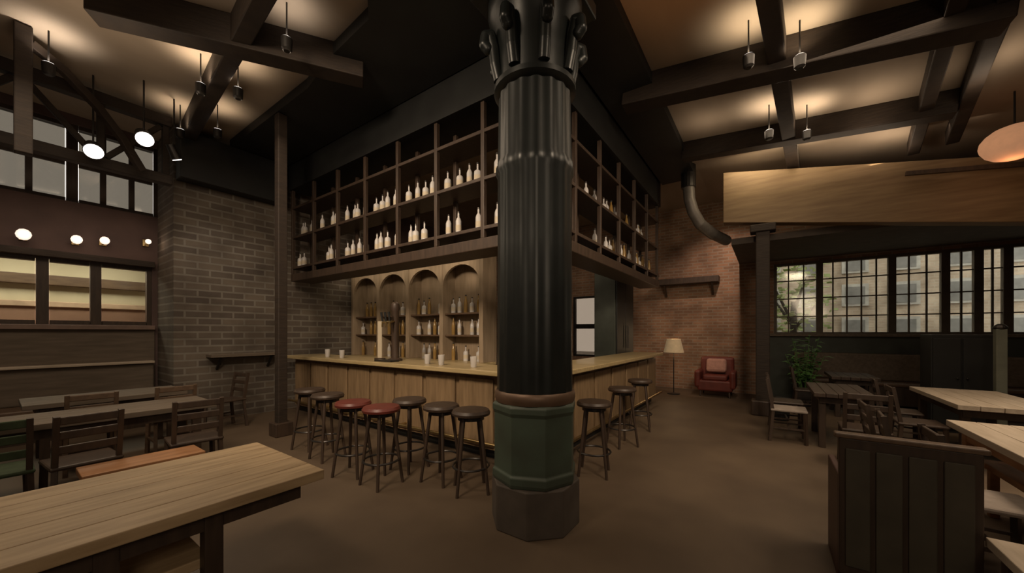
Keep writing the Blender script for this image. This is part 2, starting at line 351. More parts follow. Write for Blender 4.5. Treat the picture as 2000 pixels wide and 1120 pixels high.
# spotlights with fixtures
def spotlight(px, py, label, power, col, drop=.5, tgt=None, ang=95, lens=True, lens_m=None):
    p = roofpt(px, py, 0); p.z -= drop
    t = thing('spotlight', label, 'spotlight', (p.x, p.y, p.z))
    MB().cyl((0, 0, .07), (0, 0, drop), .008, seg=8).build('stem', m_steel, t)
    MB().lathe((0, 0, -.06), [(.03, 0), (.05, .02), (.055, .13)], 16).build('housing', m_steel, t, smooth=True)
    MB().cyl((0, 0, .071), (0, 0, .076), .048, seg=16).build('lens', lens_m or m_lens, t)
    spot('spotlight_beam', (p.x, p.y, p.z+.09), tgt or (p.x, p.y, p.z+2), power, col, ang)
PK = (1.0, .80, .58)
UP = [(352, 205, PK, 9), (425, 205, PK, 9), (392, 105, PK, 17), (465, 115, PK, 12), (95, 60, NEUT, 15), (560, 5, NEUT, 7),
      (1462, 40, CREAM, 18), (1562, 40, CREAM, 18), (1502, 205, PK, 18), (1576, 205, PK, 18)]
places = ['far end of the left beam, its left side', 'far end of the left beam, its right side', 'near end of the left beam, its left side',
          'near end of the left beam, its right side', 'inside the pale patch at the top left', 'at the top edge, left of the column',
          'nearest left side of the right beam', 'nearest right side of the right beam',
          'between cross beams, left side of the right beam', 'between cross beams, right side of the right beam']
for (px, py, c, p), s in zip(UP, places): spotlight(px, py, 'small dark uplight, ' + s, p, c, drop=.45, ang=125)
for (px, py, p) in ((1700, 185, 2.0), (1380, 235, .9), (1935, 110, 1.6), (1730, 265, 3)):
    q = roofpt(px, py, 0); area('ceiling_fill', (q.x, q.y, q.z-.42), .35, p, SOFT, rot=(math.pi, 0, 0))  # fixtureless fill added to brighten the roof between the beams
# ---------------------------------------------------------------- central iron column
P = wp(0.19, 3.06); col = thing('iron_column', 'massive dark cast iron column with ornate capital in the middle of the room', 'column', P)
MB().prism([(.37*math.cos(a), .37*math.sin(a)) for a in [math.pi/8+k*math.pi/4 for k in range(8)]], 0, .36).build('plinth', mat('grey_brown_stone', (.085, .068, .054), .7, scale=6), col, .01)
MB().lathe((0, 0, .36), [(.345, 0), (.355, .03), (.355, .08), (.34, .10), (.34, .54), (.355, .57), (.355, .61), (.34, .63)], 8).build('pedestal', m_green, col, .006)
MB().lathe((0, 0, .99), [(.325, 0), (.335, .03), (.335, .07), (.32, .09)], 32).build('collar_ring', mat('worn_bronze', (.16, .10, .065), .45, .4), col, smooth=True)
MB().lathe((0, 0, 1.08), [(.315, 0), (.31, 1.2), (.31, 1.75), (.325, 1.78), (.325, 1.84), (.31, 1.87), (.30, 2.42)], 96, .035, 16).build('shaft', m_iron, col, smooth=True)
cp = MB().lathe((0, 0, 3.50), [(.30, 0), (.34, .03), (.34, .07), (.29, .10), (.30, .35), (.33, .55), (.37, .62), (.39, .66), (.39, .74)], 32).build('capital', m_iron, col, smooth=True)
for k in range(8):
    a = k*math.pi/4; c, s = math.cos(a), math.sin(a); b = MB()
    pr = [(.30, 3.62), (.33, 3.75), (.345, 3.88), (.37, 3.98), (.41, 3.97), (.42, 3.90), (.39, 3.87)]
    for (r1, z1), (r2, z2) in zip(pr, pr[1:]): b.cyl((r1*c, r1*s, z1), (r2*c, r2*s, z2), .045, .045, 12).ball((r2*c, r2*s, z2), .046)
    b.build('leaf_scroll', m_iron, cp, smooth=True)
MB().box((0, 0, 4.31), (.78, .78, .14)).build('abacus', m_iron, col, .02)
MB().box((0, 0, 4.61), (.5, .5, .455)).build('top_block', m_black, col, .02)
tag(MB().span((P.x-.2, P.y-3.6, 4.60), (P.x+.2, P.y-.26, 4.835)).build('ceiling_beam', m_black, bevel=.01), 'black beam leading from the iron column towards the viewer', 'beam')

# ---------------------------------------------------------------- bar
BX0, BXC, BY, BYE, BD = -7.75, -1.97, 3.38, 8.6, .62
bar = thing('bar_counter', 'long L shaped wooden bar with pale oak top wrapping behind the iron column', 'bar', (0, 0, 0))
MB().prism([(BX0, BY-.06), (BXC+.06, BY-.06), (BXC+.06, BYE), (BXC-BD, BYE), (BXC-BD, BY+BD), (BX0, BY+BD)], 1.045, 1.105).build('countertop', m_oakx, bar, .01)
MB().prism([(BX0+.02, BY+.12), (BXC-.12, BY+.12), (BXC-.12, BYE-.03), (BXC-BD+.08, BYE-.03), (BXC-BD+.08, BY+BD-.08), (BX0+.02, BY+BD-.08)], .12, 1.045).build('body', m_front, bar)
MB().prism([(BX0+.05, BY+.18), (BXC-.18, BY+.18), (BXC-.18, BYE-.06), (BXC-BD+.1, BYE-.06), (BXC-BD+.1, BY+BD-.1), (BX0+.05, BY+BD-.1)], 0, .12).build('kickboard', m_black, bar)
for k in range(9):
    x = BX0+.08+k*.63; MB().span((x, BY+.085, .16), (x+.55, BY+.118, .98)).build('front_panel', m_front, bar, .01)
for k in range(7):
    y = BY+.28+k*.71; MB().span((BXC-.118, y, .16), (BXC-.085, y+.62, .98)).build('front_panel', m_front, bar, .01)
fr = MB().cyl((BX0+.1, BY-.04, .24), (BXC+.04, BY-.04, .24), .022).cyl((BXC+.04, BY-.04, .24), (BXC+.04, BYE-.1, .24), .022)
for k in range(6): fr.cyl((BX0+.3+k*1.05, BY-.04, .24), (BX0+.3+k*1.05, BY+.09, .24), .014, seg=8)
fr.build('foot_rail', m_brass, bar, smooth=True)
# suspended gantry
g = thing('bottle_gantry', 'dark shelving rack hanging from the ceiling over the bar, full of bottles', 'shelf rack', (0, 0, 0))
def Lrun(b, z0, z1, o=0.0, dd=.44):
    b.prism([(BX0+o, BY+.04+o), (BXC-.02-o, BY+.04+o), (BXC-.02-o, BYE-o), (BXC-.02-dd+o, BYE-o), (BXC-.02-dd+o, BY+.04+dd-o), (BX0+o, BY+.04+dd-o)], z0, z1); return b
Lrun(MB(), 2.56, 2.70).build('bottom_frame', m_walnut, g, .01)
SH = [2.80, 3.40, 3.98]
for z in SH: Lrun(MB(), z, z+.045, .01).build('shelf', m_walnut, g, .006)
Lrun(MB(), 4.36, 4.99, -.02, .5).build('bulkhead', m_black, g)
ups = []
for k in range(8):
    x = BX0+.03+k*.813
    for y in (BY+.075, BY+.44): MB().box((x, y, 3.53), (.055, .055, 1.66)).build('upright', m_walnut, g, .005)
for k in range(1, 7):
    y = BY+.06+k*.845
    for x in (BXC-.055, BXC-.42): MB().box((x, y, 3.53), (.055, .055, 1.66)).build('upright', m_walnut, g, .005)
# bottles
def bottle_mesh(kind, m, h=.30, r=.038):
    t = thing('bottle', '', 'bottle')
    if kind == 0: pr = [(r*.95, 0), (r, .01), (r, h*.58), (r*.75, h*.68), (r*.34, h*.76), (r*.34, h*.93)]
    elif kind == 1: pr = [(r*1.2, 0), (r*1.25, .01), (r*1.25, h*.52), (r*1.1, h*.6), (r*.3, h*.68), (r*.3, h*.93)]
    else: pr = [(r*.8, 0), (r*.85, .01), (r*.85, h*.5), (r*.5, h*.75), (r*.32, h*.8), (r*.32, h*.93)]
    MB().lathe((0, 0, 0), pr, 14).build('glass_body', m, t, smooth=True)
    MB().cyl((0, 0, h*.93), (0, 0, h), r*.4, seg=10).build('cap', m_cap, t)
    MB().lathe((0, 0, h*.15), [(r*(1.27 if kind == 1 else 1.02), 0), (r*(1.27 if kind == 1 else 1.02), h*.25)], 14).build('paper_label', m_paper, t, smooth=True) if kind != 2 else None
    return t
protos = [bottle_mesh(0, m_bottle), bottle_mesh(1, m_bottle, .28), bottle_mesh(2, m_amberg, .33, .042)]
used = [False]*3
def put(kind, loc, label, group):
    if not used[kind]:
        used[kind] = True; o = protos[kind]; o.location = loc; o['label'] = label; o['group'] = group; return o
    return copy_tree(protos[kind], loc, random.uniform(0, 6), label, group)
rows = ['lower', 'upper', 'top']
ORD = ['first', 'second', 'third', 'fourth', 'fifth', 'sixth', 'seventh', 'eighth', 'ninth', 'tenth', 'eleventh', 'twelfth', 'thirteenth', 'fourteenth', 'fifteenth', 'sixteenth', 'seventeenth', 'eighteenth', 'nineteenth', 'twentieth']
def nth(i): return ORD[i] if i < 20 else 'twenty-'+ORD[i-20]
KN = ['slim pale', 'stout pale', 'tall amber']
for r, z in enumerate(SH[:2]):
    n = 0
    for k in range(7):
        for j in range(4):
            if random.random() < .12: continue
            x = BX0+.03+k*.813+.13+j*.165+random.uniform(-.02, .02); kd = random.choice((0, 0, 1))
            put(kd, (x, BY+.17+random.uniform(-.02, .04), z+.046), '%s bottle, %s from left on %s hanging rack shelf left of column' % (KN[kd], nth(n), rows[r]), 'bottles on the %s rack shelf facing the stools' % rows[r]); n += 1
    n = 0
    for k in range(6):
        for j in range(4):
            if random.random() < .3: continue
            y = BY+.52+k*.845+.08+j*.17+random.uniform(-.02, .02); kd = random.choice((0, 1, 2))
            if y > 8.5: continue
            put(kd, (BXC-.19+random.uniform(-.04, .0), y, z+.046), '%s bottle, %s from the column on %s rack shelf facing the walkway' % (KN[kd], nth(n), rows[r]), 'bottles on the %s rack shelf facing the walkway' % rows[r]); n += 1
# back bar cabinet
bb = thing('back_bar_cabinet', 'tan wooden back bar cabinet with arched shelf bays behind the counter', 'cabinet', (-5.95, 4.75, 0))
W = 1.97
m_bb = mat('tan_back_board', (.33, .25, .17), .7, col2=(.24, .18, .115), scale=4, stretch=(4, 4, .6))
MB().span((-W, .40, 0), (W, .45, 3.2)).build('back_panel', m_bb, bb)
MB().span((-W, -.15, 0), (W, .40, .98)).build('base_unit', m_front, bb, .01)
MB().span((-W-.03, -.19, .98), (W+.03, .40, 1.03)).build('worktop', m_oakx, bb, .006)
MB().span((-W-.04, .02, 3.1), (W+.04, .45, 3.26)).build('cornice', m_brown, bb, .02)
for i in range(5):
    x = -W+.04+i*(2*W-.08)/4; MB().span((x-.045, .06, 1.03), (x+.045, .40, 3.1)).build('pilaster', m_bb, bb, .008)
bay = (2*W-.08)/4; CN = {}
for i in range(4):
    xc = -W+.04+bay*(i+.5)
    for z in (1.48, 1.88): MB().span((xc-bay/2+.045, .12, z), (xc+bay/2-.045, .40, z+.03)).build('shelf', m_brown, bb)
    ab = MB(); R_ = bay/2-.045; pts = [(R_*math.cos(a), 2.42+R_*.8*math.sin(a)) for a in [math.pi*k/12 for k in range(13)]]
    for (xa, za), (xb, zb) in zip(pts, pts[1:]):
        vs_ = [ab.bm.verts.new((xc+xx, yy, zz)) for yy in (.07, .12) for xx, zz in ((xa, za), (xb, zb), (xb, 3.1), (xa, 3.1))]
        for f in ((0, 1, 2, 3), (7, 6, 5, 4), (0, 4, 5, 1), (1, 5, 6, 2), (2, 6, 7, 3), (3, 7, 4, 0)): ab.bm.faces.new([vs_[q] for q in f])
    ab.build('arch_panel', m_bb, bb)
    for z, nm in ((1.031, 'worktop'), (1.51, 'lower shelf'), (1.91, 'upper shelf')):
        for j in range(5):
            if random.random() < .25: continue
            kd = random.choice((2, 2, 1, 0)); CN[nm] = CN.get(nm, -1)+1
            put(kd, (-5.95+xc-bay/2+.14+j*.155, 4.75+.25, z), '%s bottle, %s from left on the %s of back bar cabinet' % (KN[kd], nth(CN[nm]), nm), 'bottles on the %s of the back bar' % nm)
# taps and menu on the counter
def onbar(px, Yb=BY+.28):
    u = (px-1000)/FOC; d = Yb/(CS+SN*u); p = wp(u*d, d); return (p.x, p.y, 1.105)
tp = thing('beer_tap_tower', 'tall black beer tap tower on the bar, left of the column', 'beer tap', onbar(772))
MB().lathe((0, 0, 0), [(.11, 0), (.11, .03), (.06, .05), (.055, .78), (.075, .82), (.06, .9), (.02, .93)], 20).build('tower', m_walnut, tp, smooth=True)
for s in (-.09, 0, .09):
    q = MB().cyl((s*.4, -.05, .62), (s, -.17, .60), .014, seg=8).cyl((s, -.17, .61), (s, -.17, .53), .012, seg=8).build('faucet', m_brass, tp)
    MB().cyl((s, -.17, .62), (s, -.19, .76), .013, .02, 8).build('tap_handle', m_black, q)
MB().box((0, -.16, .012), (.4, .16, .024)).build('drip_tray', m_steel, tp, .004)
mn = thing('menu_holder', 'upright tan menu sheet in a stand beside the black tap tower', 'menu', onbar(742))
MB().box((0, 0, .015), (.16, .10, .03)).build('foot', m_walnut, mn, .004)
MB().box((0, 0, .33), (.10, .012, .60)).build('sheet', m_paper, mn)
for i, (px, lb) in enumerate([(640, 'left end of the bar'), (668, 'bar left of the menu sheet'), (835, 'bar right of the tap tower'), (862, 'bar, second glass right of the tap tower'), (925, 'bar just left of the iron column')]):
    gl = MB().lathe((0, 0, 0), [(.03, 0), (.038, .01), (.045, .14), (.042, .14), (.034, .02), (.02, .018)], 16).build('beer_glass', m_bottle, smooth=True, loc=onbar(px, BY+.15))
    tag(gl, 'empty pint glass on the ' + lb, 'glass')
# dark cooler cabinet at the end of the return
cl = thing('tall_cooler', 'tall dark green drinks cabinet behind the far end of the bar', 'cabinet', (-2.87, 8.2, 0))
MB().span((-.25, -.6, 0), (.22, .6, 3.0)).build('body', m_dgreen, cl, .01)
for y0 in (-.57, .01):
    d = MB().span((.225, y0, .1), (.25, y0+.56, 2.9)).build('door', m_black, cl, .006)
    MB().cyl((.28, y0+(.5 if y0 < 0 else .06), 1.2), (.28, y0+(.5 if y0 < 0 else .06), 1.7), .012, seg=8).build('handle', m_steel, d)
# ---------------------------------------------------------------- stools
def make_stool(sm, label):
    t = thing('bar_stool', label, 'bar stool')
    MB().lathe((0, 0, .735), [(.15, 0), (.185, .012), (.19, .035), (.175, .06), (.1, .068)], 28).build('seat', sm, t, smooth=True)
    for k in range(4):
        a = math.pi/4+k*math.pi/2; MB().cyl((.11*math.cos(a), .11*math.sin(a), .74), (.21*math.cos(a), .21*math.sin(a), 0), .019, .015, 10).build('leg', m_walnut, t, smooth=True)
    MB().torus((0, 0, .25), .178, .011).build('foot_ring', m_steel, t, smooth=True)
    MB().lathe((0, 0, .70), [(.13, 0), (.13, .03)], 20).build('seat_plate', m_steel, t)
    return t
s_red = make_stool(m_red, ''); s_wood = make_stool(m_walnut, '')
flag = {}
def stool(proto, px, fy, label):
    d = FOC*EYE/(fy-HOR); p = wp((px-1000)/FOC*d, d)
    if proto.name not in flag:
        flag[proto.name] = 1; proto.location = p; proto['label'] = label; return
    copy_tree(proto, p, random.uniform(0, 1), label)
stool(s_red, 745, 945, 'red topped bar stool pulled furthest out from the bar, right of the other red one')
stool(s_red, 690, 925, 'red topped bar stool left of its red twin in front of the bar')
stool(s_wood, 640, 895, 'dark stool behind the left end of the oak table')
stool(s_wood, 605, 875, 'dark stool at the left end of the bar, by the slim post')
stool(s_wood, 800, 915, 'dark stool between the red stools and the column, close to the bar')
stool(s_wood, 862, 938, 'dark stool second from the iron column on its left')
stool(s_wood, 920, 958, 'dark stool right beside the iron column on its left')
stool(s_wood, 1160, 925, 'dark stool just right of the iron column')
stool(s_wood, 1215, 870, 'dark stool along the side of the bar, second right of the column')
stool(s_wood, 1250, 838, 'dark stool along the side of the bar, third and farthest from the column')
# ---------------------------------------------------------------- pier and slim post
pr = MB().span((-8.99, 1.73, 0), (-8.0, 3.28, 4.98)).build('brick_pier', M_BRICK_X); struct(MB().span((-8.98, 3.30, 0), (-8.02, 5.3, 4.99)).build('wall_bar_side', M_BRICK_X)); tag(pr, 'broad grey brick pier between the left windows and the bar', 'pier')
ps = thing('slim_post', 'slim dark post standing between the brick pier and the bar', 'post', (-6.02, 2.52, 0))
MB().box((0, 0, 2.415), (.13, .13, 4.83)).build('shaft', m_beam, ps, .012); MB().box((0, 0, .1), (.24, .24, .2)).build('foot_block', m_walnut, ps, .01)
sh = thing('wall_ledge', 'narrow pale wooden ledge fixed to the brick pier', 'shelf', (-8.0, 2.65, 1.12))
MB().span((0.0, -.5, 0), (.28, .6, .05)).build('board', m_wain, sh, .005)
for y in (-.35, .45): MB().bar((.01, y, -.22), (.22, y, -.01), .03).build('bracket', m_steel, sh)
# ---------------------------------------------------------------- tables, benches, chairs
def table(name, label, x0, x1, y0, y1, z, top, legm, loc_legs=None, cat='table', th=.055):
    cx, cy = (x0+x1)/2, (y0+y1)/2; t = thing(name, label, cat, (cx, cy, 0)); hx, hy = (x1-x0)/2, (y1-y0)/2
    tb = MB(); n = 5; wpl = 2*hx/n
    for i in range(n): tb.span((-hx+i*wpl+.002, -hy, z-th), (-hx+(i+1)*wpl-.002, hy, z))
    tb.build('tabletop', top, t, .005)
    MB().span((-hx+.07, -hy+.1, z-th-.09), (-hx+.10, hy-.1, z-th)).span((hx-.10, -hy+.1, z-th-.09), (hx-.07, hy-.1, z-th)).span((-hx+.1, -hy+.1, z-th-.09), (hx-.1, -hy+.13, z-th)).span((-hx+.1, hy-.13, z-th-.09), (hx-.1, hy-.1, z-th)).build('apron', legm, t)
    for sx in (-1, 1):
        for y in (loc_legs or (-hy+.16, hy-.16)):
            MB().box((sx*(hx-.10), y, (z-th)/2), (.075, .075, z-th)).build('leg', legm, t, .006)
    return t
def bench(label, x0, x1, y0, y1, z, top, legm, cat='bench'):
    cx, cy = (x0+x1)/2, (y0+y1)/2; t = thing('bench', label, cat, (cx, cy, 0)); hx, hy = (x1-x0)/2, (y1-y0)/2
    MB().span((-hx, -hy, z-.05), (hx, hy, z)).build('seat', top, t, .006)
    for y in (-hy+.12, hy-.12):
        for sx in (-1, 1): MB().box((sx*(hx-.05), y, (z-.05)/2), (.055, .055, z-.05)).build('leg', legm, t, .005)
    MB().bar((0, -hy+.12, .14), (0, hy-.12, .14), .03, .05).build('stretcher', legm, t)
    return t
table('dining_table', 'long pale oak table in the left foreground', -3.06, -2.12, -1.35, 1.12, .75, m_oak, m_walnut, (-.95, .385, .735))
bench('pale oak bench tucked under the near side of the long foreground table', -2.62, -2.26, -1.2, .62, .45, m_oak, m_walnut)
bench('short amber bench behind the long foreground table, right of the dark chair', -4.62, -4.28, .40, 1.15, .45, m_amber, m_walnut)
# background left table set
table('dining_table', 'grey brown table in front of the wall seat on the far left', -5.95, -5.2, -.75, 1.5, .75, m_wain, m_walnut)
table('dining_table', 'brown table behind the foreground table, before the brick pier', -7.5, -6.7, .2, 1.6, .74, m_wain, m_walnut)
bq = thing('banquette', 'long brown panelled seat running along the left wall under the windows', 'banquette', (-8.95, 0, 0))
MB().span((0.01, -2.4, .40), (.62, 1.65, .48)).build('seat', m_brown, bq, .02)
MB().span((0.06, -2.4, 0), (.55, 1.65, .40)).build('base', m_walnut, bq)
MB().span((0.01, -2.4, .48), (.14, 1.65, 1.02)).build('backrest', m_wain, bq, .02)
MB().span((0.0, -2.4, 1.02), (.20, 1.65, 1.06)).build('top_rail', m_oakp, bq, .008)
def make_chair(sm, fm, bm_=None):
    t = thing('dining_chair', '', 'chair')
    MB().box((0, 0, .45), (.42, .42, .035)).build('seat', sm, t, .015)
    for sx in (-1, 1):
        MB().bar((sx*.18, -.18, .44), (sx*.19, -.19, 0), .035).build('leg', fm, t)
        MB().bar((sx*.18, .18, .44), (sx*.19, .22, 0), .035).build('leg', fm, t)
        MB().bar((sx*.18, .18, .44), (sx*.18, .25, .88), .035).build('back_post', fm, t)
    b = MB()
    for z, y in ((.84, .243), (.72, .225), (.60, .207)): b.box((0, y, z), (.34, .022, .065))
    b.build('backrest', bm_ or fm, t, .008)
    MB().bar((-.185, 0, .2), (.185, 0, .2), .022).bar((-.185, -.185, .2), (-.185, .2, .2), .022).bar((.185, -.185, .2), (.185, .2, .2), .022).build('stretcher', fm, t)
    return t
ch_dark = make_chair(m_walnut, m_walnut); ch_grey = make_chair(m_grey, m_walnut); ch_green = make_chair(m_greenc, m_walnut, m_greenc); ch_brown = make_chair(m_brown, m_brown)
def chair(proto, x, y, rz, label):
    if proto.name not in flag:
        flag[proto.name] = 1; proto.location = (x, y, 0); proto.rotation_euler = (0, 0, rz); proto['label'] = label; return
    copy_tree(proto, (x, y, 0), rz, label)
R = math.radians
chair(ch_green, -4.98, .0, R(-90), 'green upholstered chair at the far left edge, behind the foreground table')
chair(ch_dark, -4.88, .46, R(-85), 'dark wooden chair right of the green chair at the far left')
chair(ch_dark, -4.90, 1.22, R(-95), 'dark wooden chair nearest the brick pier at the grey brown table')
chair(ch_brown, -6.35, .65, R(-90), 'mid brown chair between the two background tables on the left')
chair(ch_brown, -6.35, 1.35, R(-90), 'mid brown chair directly before the brick pier')
chair(ch_dark, -7.25, 2.2, R(10), 'dark chair with its back against the brick pier')
# right side tables
table('dining_table', 'pale wooden table farther back on the right, before the black cabinet', 1.72, 2.55, 6.15, 7.85, .75, m_oakp, m_walnut)
table('dining_table', 'pale wooden table cut by the right edge of the view', 1.34, 2.25, 3.4, 5.05, .75, m_oakp, m_amber)
bench('amber bench tucked under the pale table at the right edge', 1.50, 1.86, 3.5, 4.95, .45, m_amber, m_amber)
table('dining_table', 'dark table between the plant and the far windows on the right', .95, 1.6, 8.8, 9.9, .75, m_walnut, m_walnut)
table('dining_table', 'dark brown table in the middle of the right seating rows', .50, 1.12, 6.3, 7.6, .75, m_walnut, m_walnut)
chair(ch_dark, 1.0, 4.83, R(90), 'dark chair beside the pale table at the right edge, its far left seat')
chair(ch_dark, 1.02, 4.26, R(86), 'dark chair beside the pale table at the right edge, nearer than its twin')
chair(ch_grey, 1.17, 3.74, R(90), 'chair with a grey cushion at the near corner of the right edge table')
chair(ch_dark, .9, 5.75, R(178), 'dark chair at the near end of the dark brown middle table')
chair(ch_grey, .24, 6.6, R(90), 'chair with a grey cushion on the walkway side of the middle table')
chair(ch_dark, .24, 7.3, R(92), 'dark chair on the walkway side of the middle table, behind the grey one')
chair(ch_dark, 1.50, 6.5, R(90), 'dark chair left of the pale table before the black cabinet, nearer one')
chair(ch_dark, 1.50, 7.3, R(86), 'dark chair left of the pale table before the black cabinet, farther one')
chair(ch_dark, .62, 9.0, R(92), 'dark chair by the potted plant at the dark far table')
# high-backed settle in the right foreground
st = thing('settle', 'dark high backed wooden settle in the right foreground', 'settle', (.64, 3.02, 0))
MB().span((-.28, 0, .06), (.30, .045, .90)).build('back_panel', m_walnut, st, .006)
MB().span((-.30, -.015, .90), (.32, .06, .93)).build('top_rail', m_brown, st, .008)
for i in range(4): MB().span((-.25+i*.135, -.012, .12), (-.14+i*.135, 0, .84)).build('board', mat('olive_board', (.075, .065, .045), .6), st, .004)
MB().span((-.27, .045, .40), (.29, .50, .45)).build('seat', m_walnut, st, .01)
for x in (-.28, .265): MB().span((x, .045, 0), (x+.035, .5, .66)).build('side_panel', mat('maroon_wood', (.07, .028, .02), .5), st, .006)
bench('low bench with a worn pale seat in the right foreground corner', .95, 1.32, 2.55, 3.05, .46, m_oakp, m_walnut)
# black cabinet, wall seat right
bc = thing('black_cabinet', 'black cabinet standing before the far right windows', 'cabinet', (2.42, 8.75, 0))
MB().span((-.32, -.25, .06), (.32, .25, 1.52)).build('body', m_black, bc, .01); MB().span((-.29, -.22, 0), (.29, .22, .06)).build('plinth', m_black, bc)
for x in (-.30, .01):
    d = MB().span((x, -.272, .1), (x+.29, -.252, 1.46)).build('door', m_black, bc, .006); MB().ball((x+(.25 if x < 0 else .04), -.285, .85), .015).build('knob', m_steel, d)
ws = thing('banquette', 'dark padded seat along the wall below the far right windows', 'banquette', (2.6, 10.9, 0))
MB().span((-2.1, -.6, .1), (2.7, 0, .46)).build('base', m_walnut, ws); MB().span((-2.1, -.62, .46), (2.7, -.02, .54)).build('seat', m_brown, ws, .03)
MB().span((-2.1, -.16, .54), (2.7, -.02, 1.1)).build('backrest', m_wain, ws, .03)
pp = thing('pale_post', 'thin pale grey green post right of the black cabinet', 'post', (2.62, 7.98, 0))
MB().box((0, 0, .8), (.10, .10, 1.6)).build('shaft', mat('grey_green_paint', (.16, .17, .13), .6), pp, .008); MB().box((0, 0, .03), (.2, .2, .06)).build('base_plate', m_steel, pp)
MB().lathe((0, 0, 1.6), [(.06, 0), (.07, .02), (.05, .05), (.02, .07)], 16).build('finial', m_steel, pp)
# armchair, lamp, shelf at the brick wall
ac = thing('armchair', 'red leather armchair against the brick wall', 'armchair', (-1.05, 10.25, 0), 0)
MB().box((0, 0, .27), (.74, .66, .26)).build('seat_base', m_red, ac, .04); MB().box((0, -.03, .46), (.52, .56, .13)).build('seat_cushion', m_red, ac, .04)
MB().box((0, .30, .66), (.74, .16, .56)).build('backrest', m_red, ac, .06)
for s in (-1, 1): MB().box((s*.37, -.02, .42), (.13, .66, .42)).build('armrest', m_red, ac, .05)
for sx in (-1, 1):
    for sy in (-1, 1): MB().cyl((sx*.30, sy*.26, .14), (sx*.31, sy*.28, 0), .025, .018, 10).build('leg', m_walnut, ac)
pc = MB().box((0, 0, 0), (.44, .16, .34), M=Matrix.Rotation(-.25, 4, 'X')).build('cushion', m_pink, bevel=.06, loc=(-1.05, 10.36, .73)); tag(pc, 'rose pink cushion on the red armchair', 'cushion')
fl = thing('floor_lamp', 'floor lamp with a tan shade left of the red armchair', 'lamp', (-1.95, 9.9, 0))
MB().lathe((0, 0, 0), [(.15, 0), (.15, .02), (.02, .04)], 20).build('base', m_steel, fl, smooth=True); MB().cyl((0, 0, .03), (0, 0, 1.1), .012, seg=8).build('pole', m_steel, fl)
MB().lathe((0, 0, 1.05), [(.24, 0), (.16, .34)], 24).build('lamp_shade', m_shade, fl, smooth=True)
point('floor_lamp_bulb', (-1.95, 9.9, 1.52), 5, WARM, .06); point('floor_lamp_bulb_low', (-1.95, 9.9, .98), 4, WARM, .06)
wsf = thing('wall_shelf', 'thick dark wooden shelf high on the brick wall', 'shelf', (-1.75, 10.98, 2.86))
MB().span((-.75, -.34, 0), (.72, 0, .16)).build('board', m_walnut, wsf, .01)
for x in (-.6, .56): MB().bar((x, -.01, -.3), (x, -.28, 0), .05).build('bracket', m_walnut, wsf)
# ---------------------------------------------------------------- window bay post, fascia, soffit
po = thing('timber_post', 'dark timber post under the golden beam beside the far windows', 'post', (-.08, 8.37, 0))
MB().box((0, 0, 1.72), (.22, .22, 3.44)).build('shaft', m_beam, po, .015); MB().box((0, 0, .14), (.36, .36, .28)).build('base_block', m_walnut, po, .02)
MB().box((0, 0, 3.51), (.40, .28, .14)).build('cap_block', m_beam, po, .015)
def fz(x): return 3.70-.17*(x+.67)
fa = MB(); xs = [-.72, 5.45]
v = [fa.bm.verts.new((x, y, fz(x)+dz)) for y in (8.25, 8.49) for x, dz in ((xs[0], 0), (xs[1], 0), (xs[1], .92), (xs[0], .98))]
for f in ((0, 1, 2, 3), (7, 6, 5, 4), (0, 4, 5, 1), (1, 5, 6, 2), (2, 6, 7, 3), (3, 7, 4, 0)): fa.bm.faces.new([v[q] for q in f])
fo = fa.build('fascia_beam', m_gold, bevel=.01); tag(fo, 'deep golden lit timber beam across the window bay on the right', 'beam')
struct(MB().span((-.6, 8.5, 3.30), (5.45, 10.98, 3.42)).build('ceiling_window_bay', mat('dark_soffit', (.085, .065, .05), .8, col2=(.06, .048, .038))))
fl2 = MB().bar((0, 0, 0), (1.35, 0, -.18), .05, .06).build('curtain_rod', m_walnut, loc=(1.75, 8.16, 4.02)); tag(fl2, 'dark horizontal rod across the golden beam', 'rod')
br = thing('steel_duct', 'grey curved duct above the brick wall right of the bar', 'duct', (-1.35, 8.3, 0)); b = MB(); pts = [(0, 0, 4.6), (.02, 0, 4.3), (.08, .05, 4.05), (.2, .15, 3.8), (.4, .4, 3.62), (.6, .9, 3.56)]
for a_, b_ in zip(pts, pts[1:]): b.cyl(a_, b_, .11, seg=16)
for q_ in pts: b.ball(q_, .11)
b.build('tube', mat('duct_grey', (.20, .18, .16), .5, .2), br, smooth=True); MB().cyl((0, 0, 4.55), (0, 0, 5.0), .14, seg=16).build('ceiling_collar', m_steel, br)
